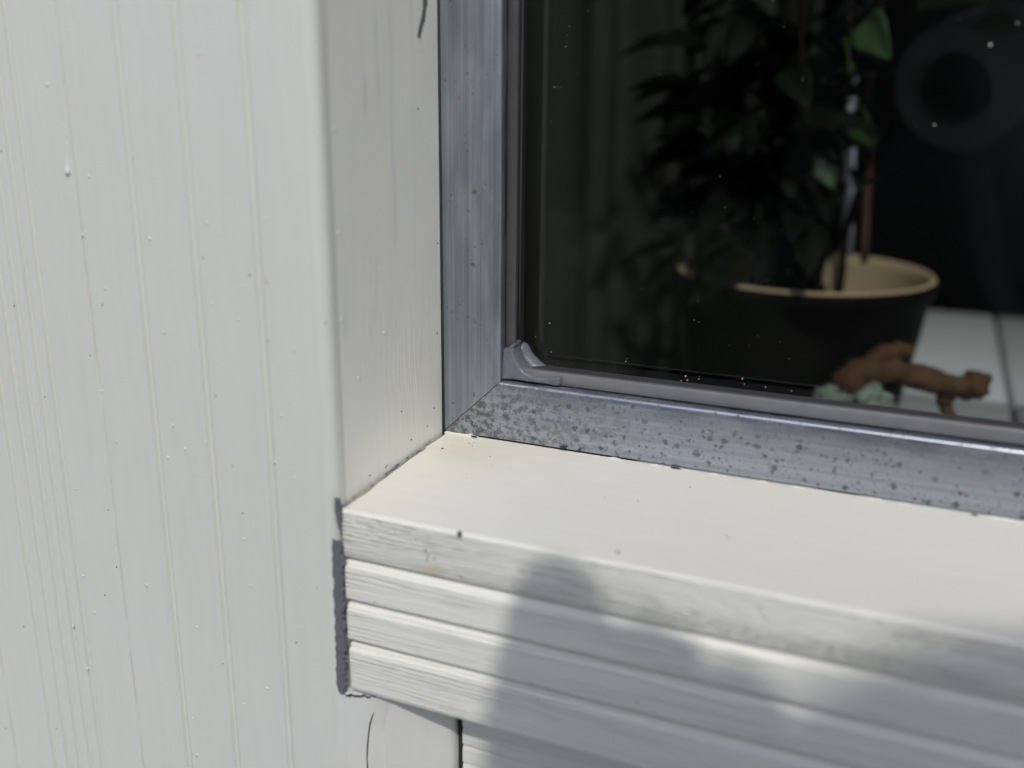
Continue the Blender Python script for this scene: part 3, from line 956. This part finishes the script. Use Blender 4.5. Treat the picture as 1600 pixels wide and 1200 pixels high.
def leaf_mesh(name, mat, wide):
    bm = bmesh.new()
    n = 7
    rows = []
    for i in range(n + 1):
        k = i / n
        wd = wide * math.sin(math.pi * k ** 0.75) ** 0.9 * (1 - 0.25 * k) if 0 < k < 1 else 0.0
        wd *= 1 + 0.10 * math.sin(k * 23)
        zc = -0.22 * k * k
        rows.append([(-wd, k, zc + wd * 0.45), (-wd * 0.5, k, zc + wd * 0.16), (0, k, zc), (wd * 0.5, k, zc + wd * 0.16), (wd, k, zc + wd * 0.45)])
    vs = [[bm.verts.new(p) for p in r_] for r_ in rows]
    for a, b in zip(vs, vs[1:]):
        for i in range(4): bm.faces.new((a[i], a[i + 1], b[i + 1], b[i]))
    # give the blade a thickness
    bmesh.ops.recalc_face_normals(bm, faces=bm.faces[:])
    bmesh.ops.solidify(bm, geom=bm.faces[:], thickness=0.012)
    bmesh.ops.remove_doubles(bm, verts=bm.verts[:], dist=1e-5)
    me = bpy.data.meshes.new(name)
    bm.to_mesh(me); bm.free()
    me.materials.append(mat)
    me.polygons.foreach_set('use_smooth', [True] * len(me.polygons))
    return me
LEAF = leaf_mesh('leaf', M_leaf_shaded, 0.30)
LEAF_LIT = leaf_mesh('leaf_lit', M_leaf_lit, 0.36)
def put_leaf(base, tip_dir, length, me, roll=0.0):
    o = bpy.data.objects.new('leaf', me)
    link(o, plant)
    d = Vector(tip_dir).normalized()
    q = d.to_track_quat('Y', 'Z')
    m = Matrix.Translation(base) @ q.to_matrix().to_4x4() @ Matrix.Rotation(roll, 4, 'Y') @ Matrix.Diagonal((length, length, length, 1))
    o.matrix_basis = m
    return o
stems = []
for k in range(9):
    a = k * 2.4
    r0 = 0.006 + 0.012 * rnd.random()
    b0 = PLANT_BASE + Vector((math.cos(a) * r0, math.sin(a) * r0, 0))
    lean = Vector((min(0.04, math.cos(a) * rnd.uniform(.1, .34) - 0.05), math.sin(a) * rnd.uniform(.08, .25), 1.0)).normalized()
    Ls = rnd.uniform(0.13, 0.30)
    pts = [b0 + lean * Ls * s + Vector((0.008 * noise.noise(Vector((k * 3, s * 3, 0))), 0.008 * noise.noise(Vector((k * 3, s * 3, 7))), 0)) for s in [i / 8 for i in range(9)]]
    bm = bmesh.new()
    tube(bm, pts, [0.0024 * (1 - 0.65 * i / 8) for i in range(9)], 6)
    mesh_obj('stem', bm, M_stem, plant, True)
    stems.append(pts)
for k, pts in enumerate(stems):
    for s in range(1, 9):
        for q in range(2 if s < 8 else 3):
            a = rnd.uniform(0, 6.283)
            d = Vector((math.cos(a), math.sin(a), rnd.uniform(-0.45, 0.25)))
            p = pts[s].lerp(pts[max(0, s - 1)], rnd.random())
            Ln = rnd.uniform(0.022, 0.038)
            # keep the right-hand flank of the pot open, as in the picture
            if (p + d * Ln).x > -0.030 and p.z > -0.05 and rnd.random() < 0.8: continue
            if (p + d * Ln).x > -0.045 and p.z <= -0.05: continue
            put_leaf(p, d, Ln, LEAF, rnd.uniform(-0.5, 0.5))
for k in range(210):
    a = rnd.uniform(0, 6.283)
    rr0 = 0.055 * math.sqrt(rnd.random())
    p = Vector((POT.x - 0.012 + rr0 * math.cos(a) * 1.05, POT.y + rr0 * math.sin(a), rnd.uniform(ZRIM + 0.002, 0.03)))
    d = Vector((math.cos(a) + rnd.uniform(-.5, .5), math.sin(a) + rnd.uniform(-.5, .5), rnd.uniform(-0.7, 0.2)))
    Ln = rnd.uniform(0.018, 0.034)
    if (p + d.normalized() * Ln).x > -0.040 or p.x > -0.040: continue
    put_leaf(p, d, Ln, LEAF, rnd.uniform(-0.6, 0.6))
def aimed(u0, v0, u1, v1, y0, y1, me, roll=0.0, k=1.0):
    a, b = on_y(u0, v0, y0), on_y(u1, v1, y1)
    put_leaf(a, b - a, (b - a).length * k, me, roll)
# leaves that stand out
aimed(1190, 150, 1040, 160, .230, .215, LEAF, 0.9)
aimed(1180, 185, 1075, 175, .235, .230, LEAF, 0.5)
aimed(1200, 20, 1062, 68, .235, .225, LEAF, 1.0)
aimed(1240, 40, 1130, 95, .215, .215, LEAF, 1.2)
aimed(1215, 260, 1090, 275, .225, .220, LEAF, 0.9)
aimed(1352, 30, 1378, 82, .225, .205, LEAF_LIT, 1.0)
aimed(1312, 70, 1342, 106, .225, .210, LEAF_LIT, -0.9)
aimed(1334, 172, 1356, 226, .235, .220, LEAF_LIT, 1.3)
aimed(1270, 235, 1306, 292, .215, .210, LEAF_LIT, 0.9)
aimed(1240, 300, 1300, 345, .210, .210, LEAF, 0.6)
aimed(1420, 20, 1560, -20, .30, .30, LEAF, 0.5)
aimed(1520, 40, 1600, 30, .32, .30, LEAF, 0.5)
# stakes in the pot
M_stake = plain('grey_stake', (0.30, 0.31, 0.34), 0.6)
M_cane = plain('red_brown_cane', (0.055, 0.018, 0.011), 0.7)
for nm, mat, a, b, r in (('plant_stake', M_stake, (1322, 400), (1330, 90), 0.0032), ('cane', M_cane, (1350, 410), (1358, 215), 0.0020)):
    p, q = on_y(*a, .262), on_y(*b, .262)
    bm = bmesh.new()
    tube(bm, [p.lerp(q, i / 6) for i in range(7)], r, 10)
    mesh_obj(nm, bm, mat, plant, True)

# driftwood
M_drift = plain('driftwood', (0.066, 0.035, 0.018), 0.8, var=0.6, scale=170, spec=0.2)
bm = bmesh.new()
def dpath(lst, y):
    return [on_y(u, v, y + dy) for u, v, dy in lst]
def dense(lst, rad, n=5):
    P_, R_ = [], []
    for i in range(len(lst) - 1):
        for q in range(n):
            k_ = q / n
            P_.append(tuple(a_ + (b_ - a_) * k_ for a_, b_ in zip(lst[i], lst[i + 1]))); R_.append((rad[i] + (rad[i + 1] - rad[i]) * k_) * (1 + 0.16 * noise.noise(Vector((i + k_, 3.1, rad[0] * 900)))))
    P_.append(lst[-1]); R_.append(rad[-1])
    return dpath(P_, .165), R_
for lst, rad in (([(1290, 655, .0), (1304, 622, .0), (1322, 596, -.002), (1350, 584, -.003), (1392, 580, -.004), (1436, 588, -.004), (1478, 601, -.002), (1512, 604, .0), (1534, 600, .002), (1543, 596, .003)], [.0058, .0066, .0062, .0058, .0050, .0048, .0044, .0056, .0050, .0022]),
                 ([(1335, 600, .0), (1352, 574, .003), (1378, 556, .008), (1404, 547, .012), (1424, 540, .014)], [.0052, .0050, .0044, .0036, .0016]),
                 ([(1482, 606, .0), (1476, 628, .002), (1484, 655, .003), (1480, 690, .003), (1484, 715, .003)], [.0040, .0026, .0030, .0026, .004]),
                 ([(1318, 606, .0), (1312, 650, .002), (1310, 715, .003)], [.0058, .0052, .006])):
    pp_, rr_ = dense(lst, rad)
    tube(bm, pp_, rr_, 12)
for v in bm.verts:
    v.co += Vector((noise.noise(v.co * 210), noise.noise(v.co * 210 + Vector((9, 0, 0))), noise.noise(v.co * 210 + Vector((0, 9, 0))))) * 0.0024
    v.co.z = max(v.co.z, ZT + 0.0003)
drift = tag(mesh_obj('driftwood', bm, M_drift, None, True), 'curved brown piece of driftwood on the table in front of the pot', 'driftwood')
# pale green ornament, half hidden behind the frame
M_pale = plain('pale_green_glaze', (0.115, 0.148, 0.122), 0.7, var=0.6, scale=260)
bm = bmesh.new()
c = on_y(1335, 624, .130)
for k in range(7):
    a = k * 0.9
    blob(bm, (c.x + 0.010 * math.cos(a), c.y + 0.006 * math.sin(a), c.z - 0.004 + 0.003 * math.sin(k * 2.1)), 0.0046 + 0.0014 * (k % 3), 0.005, 0.006, 3, 0.6, k)
blob(bm, (c.x, c.y, (c.z + ZT) / 2 - 0.003), 0.010, 0.010, (c.z - ZT) / 2, 2, 0.1, 5)
tag(mesh_obj('ornament', bm, M_pale, None, True), 'pale green lumpy ornament peeping over the frame beside the driftwood', 'ornament')

# curtain hanging in folds at the left
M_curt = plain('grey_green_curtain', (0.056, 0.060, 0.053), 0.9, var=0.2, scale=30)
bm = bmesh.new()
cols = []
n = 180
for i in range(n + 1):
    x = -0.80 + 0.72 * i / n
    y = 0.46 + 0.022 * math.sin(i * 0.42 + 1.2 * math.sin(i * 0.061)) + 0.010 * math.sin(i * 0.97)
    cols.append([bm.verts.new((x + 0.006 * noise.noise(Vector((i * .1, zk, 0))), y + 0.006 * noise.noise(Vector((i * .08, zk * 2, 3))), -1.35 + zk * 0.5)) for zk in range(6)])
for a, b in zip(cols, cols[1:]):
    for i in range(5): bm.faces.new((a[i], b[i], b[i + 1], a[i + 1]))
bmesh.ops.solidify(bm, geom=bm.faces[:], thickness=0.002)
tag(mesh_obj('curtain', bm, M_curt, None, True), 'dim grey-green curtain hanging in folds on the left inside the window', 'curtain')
# black cabinet at the back right
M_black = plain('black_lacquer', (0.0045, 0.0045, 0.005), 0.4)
cab = empty('cabinet', (0.5, 1.3, GROUND + 0.02))
tag(cab, 'black cabinet in the dark room behind the table', 'cabinet')
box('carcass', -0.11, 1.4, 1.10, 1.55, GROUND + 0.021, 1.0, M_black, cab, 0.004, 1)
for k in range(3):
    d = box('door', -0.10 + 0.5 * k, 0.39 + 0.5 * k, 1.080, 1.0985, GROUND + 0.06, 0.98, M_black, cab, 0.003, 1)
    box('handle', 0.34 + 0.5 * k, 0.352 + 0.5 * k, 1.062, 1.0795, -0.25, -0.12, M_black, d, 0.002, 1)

# ------------------------------------------------------------------ garden opposite the window: a flowering hedge
M_hedge = plain('hedge_leaf', (0.035, 0.060, 0.022), 0.6, var=0.5, scale=4)
M_hedge_in = plain('hedge_twigs', (0.02, 0.022, 0.014), 0.9)
M_blossom = plain('white_blossom', (0.75, 0.75, 0.70), 0.7)
hedge = empty('hedge', (0, -14.0, GROUND - 0.05))
tag(hedge, 'tall leafy green hedge facing the window across the lawn', 'hedge')
hr = random.Random(3)
def hedge_top(x):
    return 1.62 + 0.55 * noise.noise(Vector((x * 0.35, 1.7, 0))) + 0.25 * noise.noise(Vector((x * 1.3, 4.0, 0)))
HY0 = -14.0
bm = bmesh.new()
vs = []
for i in range(61):
    x = -15 + 30 * i / 60
    vs.append([bm.verts.new((x, HY0 - 0.05, GROUND - 0.06)), bm.verts.new((x, HY0 - 0.1, hedge_top(x) - 0.3)), bm.verts.new((x, HY0 - 0.8, hedge_top(x) - 0.3)), bm.verts.new((x, HY0 - 0.9, GROUND - 0.06))])
for a, b in zip(vs, vs[1:]):
    for i in range(3): bm.faces.new((a[i], b[i], b[i + 1], a[i + 1]))
mesh_obj('twigs', bm, M_hedge_in, hedge)
V, F = [], []
def leafquad(p, s):
    d = Vector((hr.gauss(0, 1), hr.gauss(0, 1), hr.gauss(0, 1))).normalized()
    e = d.orthogonal().normalized()
    e = Matrix.Rotation(hr.uniform(0, 6.28), 3, d) @ e
    f = d.cross(e)
    b = len(V)
    V.extend([p - e * s, p + f * s * 0.45, p + e * s, p - f * s * 0.45])
    F.append((b, b + 1, b + 2, b + 3))
for k in range(30000):
    x = hr.uniform(-15, 15)
    tz = hedge_top(x)
    z = hr.uniform(GROUND, tz) if hr.random() < 0.75 else tz - abs(hr.gauss(0, 0.2))
    leafquad(Vector((x, HY0 + hr.gauss(0, 0.12) + (hr.uniform(-0.8, 0) if z > tz - 0.3 else 0), z)), hr.uniform(0.06, 0.11))
me = bpy.data.meshes.new('foliage'); me.from_pydata(V, [], F); me.materials.append(M_hedge)
o = link(bpy.data.objects.new('foliage', me), hedge); o['kind'] = 'stuff'
V, F = [], []
for k in range(70):
    cx_, cy_ = hr.gauss(-2.6, 1.3), hr.uniform(-10.5, -6.0)
    for q in range(14): leafquad(Vector((cx_ + hr.gauss(0, .03), cy_ + hr.gauss(0, .03), GROUND + 0.03 + hr.uniform(0, .10))), hr.uniform(0.02, 0.04))
me = bpy.data.meshes.new('daisies'); me.from_pydata(V, [], F); me.materials.append(M_blossom)
o = link(bpy.data.objects.new('daisies', me)); tag(o, 'clumps of white daisies scattered over the lawn opposite the window', 'flowers', kind='stuff')

# ------------------------------------------------------------------ the photographer and the camera (mirrored in the pane, casting the shadow on the sill)
CB = Matrix(((RIGHT.x, FWD.x, UP.x, EYE.x), (RIGHT.y, FWD.y, UP.y, EYE.y), (RIGHT.z, FWD.z, UP.z, EYE.z), (0, 0, 0, 1)))   # x right, y forward, z up of the hand-held camera
M_cam = plain('camera_black', (0.018, 0.018, 0.019), 0.45)
M_ring = plain('lens_barrel_grey', (0.30, 0.31, 0.33), 0.35, var=0.05)
M_strap = plain('strap_webbing', (0.20, 0.21, 0.24), 0.8)
pc = empty('compact_camera', EYE)
tag(pc, 'black compact camera with grey lens ring mirrored in the pane', 'camera')
def cbobj(o):
    o.data.transform(CB)
    o.data.update()
    return o
bm = bmesh.new()
add_box(bm, -0.056, 0.062, -0.083, -0.046, -0.038, 0.040)
bmesh.ops.bevel(bm, geom=bm.edges[:], offset=0.006, segments=3, affect='EDGES')
cbobj(smooth_by_angle(mesh_obj('camera_body', bm, M_cam, pc), 50))
bm = bmesh.new()
def ringlathe(bm, prof, n=48):
    rings = [[bm.verts.new((r * math.cos(2 * math.pi * k / n), y, r * math.sin(2 * math.pi * k / n))) for k in range(n)] for r, y in prof]
    for a, b in zip(rings, rings[1:]):
        for k in range(n): bm.faces.new((a[k], a[(k + 1) % n], b[(k + 1) % n], b[k]))
ringlathe(bm, [(0.0155, -0.012), (0.0160, -0.003), (0.0165, -0.0022), (0.0270, -0.0022), (0.0285, -0.0035), (0.0285, -0.0450)])
cbobj(mesh_obj('lens_barrel', bm, M_ring, pc, True))
bm = bmesh.new()
ringlathe(bm, [(0.0001, -0.018), (0.010, -0.0175), (0.0154, -0.016), (0.0154, -0.0121)])
cbobj(mesh_obj('lens_glass', bm, M_cam, pc, True))
bm = bmesh.new()
sp_ = [(0.010, -0.285, -0.005), (0.014, -0.283, -0.03), (0.022, -0.281, -0.06), (0.030, -0.283, -0.09), (0.045, -0.292, -0.12), (0.07, -0.31, -0.10), (0.085, -0.315, -0.05), (0.070, -0.30, 0.0)]
prv = None
for i, p in enumerate(sp_):
    cur = [bm.verts.new((p[0] + dx, p[1] + dy, p[2])) for dx, dy in ((-0.0065, 0), (0.0065, 0), (0.0065, -0.0015), (-0.0065, -0.0015))]
    if prv:
        for q in range(4): bm.faces.new((prv[q], prv[(q + 1) % 4], cur[(q + 1) % 4], cur[q]))
    prv = cur
mesh_obj('strap', bm, M_strap, pc)

M_skin = plain('skin', (0.42, 0.26, 0.19), 0.55)
M_jacket = plain('dark_jacket', (0.05, 0.053, 0.06), 0.9)
M_trouser = plain('dark_trousers', (0.016, 0.017, 0.022), 0.9)
M_shoe = plain('shoe_leather', (0.012, 0.010, 0.009), 0.5)
M_hair = plain('dark_hair', (0.015, 0.011, 0.008), 0.6)
def skin_mesh(chains, root):
    """chains: list of [(point, radius), ...]; shared points are welded into one skeleton."""
    verts, rad, edges, idx = [], [], [], {}
    def vid(p, r):
        k = tuple(round(c, 5) for c in p)
        if k not in idx:
            idx[k] = len(verts); verts.append(k); rad.append(r)
        return idx[k]
    for ch in chains:
        ids = [vid(p, r) for p, r in ch]
        for a, b in zip(ids, ids[1:]):
            if (a, b) not in edges: edges.append((a, b))
    me = bpy.data.meshes.new('tmp'); me.from_pydata(verts, edges, [])
    o = bpy.data.objects.new('tmp', me); COL.objects.link(o)
    md = o.modifiers.new('s', 'SKIN'); md.use_smooth_shade = True
    sd = o.modifiers.new('d', 'SUBSURF'); sd.levels = 2; sd.render_levels = 2
    for i, r in enumerate(rad):
        q = me.skin_vertices[0].data[i]
        q.radius = (r[0], r[1]) if isinstance(r, tuple) else (r, r)
        q.use_root = (i == idx[tuple(round(c, 5) for c in root)])
    bpy.context.view_layer.update()
    ev = o.evaluated_get(bpy.context.evaluated_depsgraph_get())
    out = bpy.data.meshes.new_from_object(ev)
    bpy.data.objects.remove(o, do_unlink=True)
    return out
def cp(x, y, z):
    return tuple(CB @ Vector((x, y, z)))
HX, HY, HZ = 0.200, -0.530, 0.296                # head centre
pel = (0.06, -0.62, -0.56)
LW, RW = (0.034, -0.318, 0.058), (0.098, -0.322, 0.052)
CH = (0.125, -0.605, 0.075)
chains = [
    [(pel, (0.155, 0.115)), ((0.06, -0.62, -0.36), (0.145, 0.105)), ((0.07, -0.615, -0.12), (0.165, 0.115)), (CH, (0.115, 0.085)), ((0.160, -0.588, 0.145), (0.058, 0.06)), ((0.196, -0.560, 0.200), (0.054, 0.056))],
    [(CH, (0.115, 0.085)), ((-0.050, -0.595, 0.045), 0.066), ((-0.060, -0.475, -0.160), 0.050), ((0.004, -0.400, -0.050), 0.040), ((0.026, -0.345, 0.026), 0.027), (LW, 0.024)],
    [(CH, (0.115, 0.085)), ((0.300, -0.595, 0.045), 0.066), ((0.305, -0.47, -0.17), 0.050), ((0.20, -0.39, -0.05), 0.040), ((0.118, -0.345, 0.025), 0.029), (RW, 0.026)],
    [(pel, (0.155, 0.115)), ((-0.03, -0.62, -0.72), 0.088), ((-0.04, -0.61, -1.06), 0.060), ((-0.045, -0.63, -1.34), 0.042), ((-0.046, -0.620, GROUND + 0.05), 0.040), ((-0.05, -0.52, GROUND + 0.032), 0.030)],
    [(pel, (0.155, 0.115)), ((0.15, -0.62, -0.72), 0.088), ((0.16, -0.61, -1.06), 0.060), ((0.165, -0.63, -1.34), 0.042), ((0.166, -0.620, GROUND + 0.05), 0.040), ((0.17, -0.52, GROUND + 0.032), 0.030)],
]
body_me = skin_mesh(chains, pel)
bm = bmesh.new()
bm.from_mesh(body_me)
# head: shaped sphere with nose, brow, chin and ears
hv = blob(bm, (0, 0, 0), 1, 1, 1, 4)
for v in hv:
    x, y, z = v.co
    fx = 0.077 * (1 - 0.20 * max(0, -z - 0.2))
    face = max(0, y)
    nose = 0.020 * math.exp(-((x / 0.17) ** 2)) * math.exp(-(((z + 0.12) / 0.22) ** 2)) * (face > 0.5)
    eye = -0.007 * (math.exp(-(((abs(x) - 0.40) / 0.17) ** 2)) * math.exp(-(((z - 0.08) / 0.12) ** 2))) * (face > 0.4)
    mouth = 0.004 * math.exp(-((x / 0.3) ** 2)) * math.exp(-(((z + 0.50) / 0.10) ** 2)) * (face > 0.4)
    ear = 0.016 * math.exp(-(((y + 0.05) / 0.16) ** 2)) * math.exp(-(((z - 0.0) / 0.22) ** 2)) * (abs(x) > 0.8)
    v.co = Vector((HX + x * fx + math.copysign(ear, x), HY + y * 0.095 + nose + eye + mouth + (0.010 if y > 0 and z < -0.6 else 0), HZ + z * 0.116))
def finger(pts, rr_, m=Matrix.Identity(4)):
    dense, drad = [], []
    for i in range(len(pts) - 1):
        for q in range(3):
            dense.append(pts[i].lerp(pts[i + 1], q / 3)); drad.append(rr_[i] + (rr_[i + 1] - rr_[i]) * q / 3)
    dense.append(pts[-1]); drad.append(rr_[-1] * 0.9)
    tube(bm, [m @ p for p in dense], drad, 10)
    blob(bm, m @ pts[-1], rr_[-1], rr_[-1], rr_[-1], 2)
def palm(c, r, m=Matrix.Identity(4)):
    q = bmesh.ops.create_icosphere(bm, subdivisions=3, radius=1.0)
    for v in q['verts']:
        v.co = m @ Vector((c[0] + v.co.x * r[0], c[1] + v.co.y * r[1], c[2] + v.co.z * r[2]))
# both hands laid over the top of the camera, the left first finger raised
def top_hand(px_, pz_, sgn, lifts):
    palm((px_ + 0.008, -0.293, pz_), (0.027, 0.034, 0.016))
    for i, (dz, k) in enumerate(lifts):
        x = px_ + sgn * (-0.0235 + 0.0180 * i)
        finger([Vector((x + 0.014 * (sgn > 0), -0.290, pz_ + 0.002)), Vector((x + 0.006 * (sgn > 0), -0.268, pz_ + 0.0145 + dz)), Vector((x, -0.268 + 0.030 * k, pz_ + 0.0140 + dz)), Vector((x + 0.002, -0.268 + 0.042 * k, pz_ - 0.001 + dz * 0.4)), Vector((x + 0.003, -0.268 + 0.040 * k, pz_ - 0.014))], [0.0105, 0.0105, 0.0095, 0.0085, 0.0070])
    finger([Vector((px_ - sgn * 0.004, -0.305, pz_ - 0.006)), Vector((px_ - sgn * 0.010, -0.302, pz_ - 0.020)), Vector((px_ - sgn * 0.010, -0.300, pz_ - 0.036)), Vector((px_ - sgn * 0.008, -0.300, pz_ - 0.050))], [0.012, 0.0105, 0.0095, 0.0075])
top_hand(0.0250, 0.0665, 1, ((0.0145, 1.0), (0.003, 1.05), (-0.002, 0.98), (-0.007, 0.85)))
top_hand(0.0860, 0.0610, -1, ((-0.002, 1.0), (0.001, 1.05), (-0.001, 0.98), (-0.002, 0.85)))
bmesh.ops.recalc_face_normals(bm, faces=bm.faces[:])
body = mesh_obj('body', bm, [M_skin, M_jacket, M_trouser, M_shoe], None, True)
for pgn in body.data.polygons:
    c = pgn.center
    lw, rw = (c - Vector(LW)).length, (c - Vector(RW)).length
    if c.z < GROUND + 0.085: pgn.material_index = 3
    elif c.z < -0.60: pgn.material_index = 2
    elif c.z < 0.150 and c.y < -0.335 and min(lw, rw) > 0.045: pgn.material_index = 1
    else: pgn.material_index = 0
person = empty('person', (pel[0], pel[1], GROUND))
tag(person, 'person in dark clothes holding a camera up to the window', 'person')
body.parent = person
body.matrix_parent_inverse = person.matrix_basis.inverted()
bm = bmesh.new()
hv = blob(bm, (0, 0, 0), 1, 1, 1, 4)
for v in hv:
    x, y, z = v.co
    k = 1.06 + 0.02 * noise.noise(v.co * 9)
    v.co = Vector((HX + x * 0.079 * k, HY - 0.006 + y * 0.098 * k, HZ + 0.006 + z * 0.112 * k))
cut = [f for f in bm.faces if (f.calc_center_median().y > HY + 0.035 and f.calc_center_median().z < HZ + 0.065) or f.calc_center_median().z < HZ - 0.055]
bmesh.ops.delete(bm, geom=cut, context='FACES')
mesh_obj('hair', bm, M_hair, person, True)
M_eye = plain('eye_white', (0.7, 0.68, 0.65), 0.2)
for s in (-1, 1):
    bm = bmesh.new()
    blob(bm, (HX + s * 0.031, HY + 0.078, HZ + 0.008), 0.0115, 0.0115, 0.0105, 2)
    e = mesh_obj('eye', bm, M_eye, person, True)
    bm = bmesh.new()
    blob(bm, (HX + s * 0.031, HY + 0.0872, HZ + 0.007), 0.0052, 0.0030, 0.0052, 2)
    mesh_obj('iris', bm, M_hair, e, True)
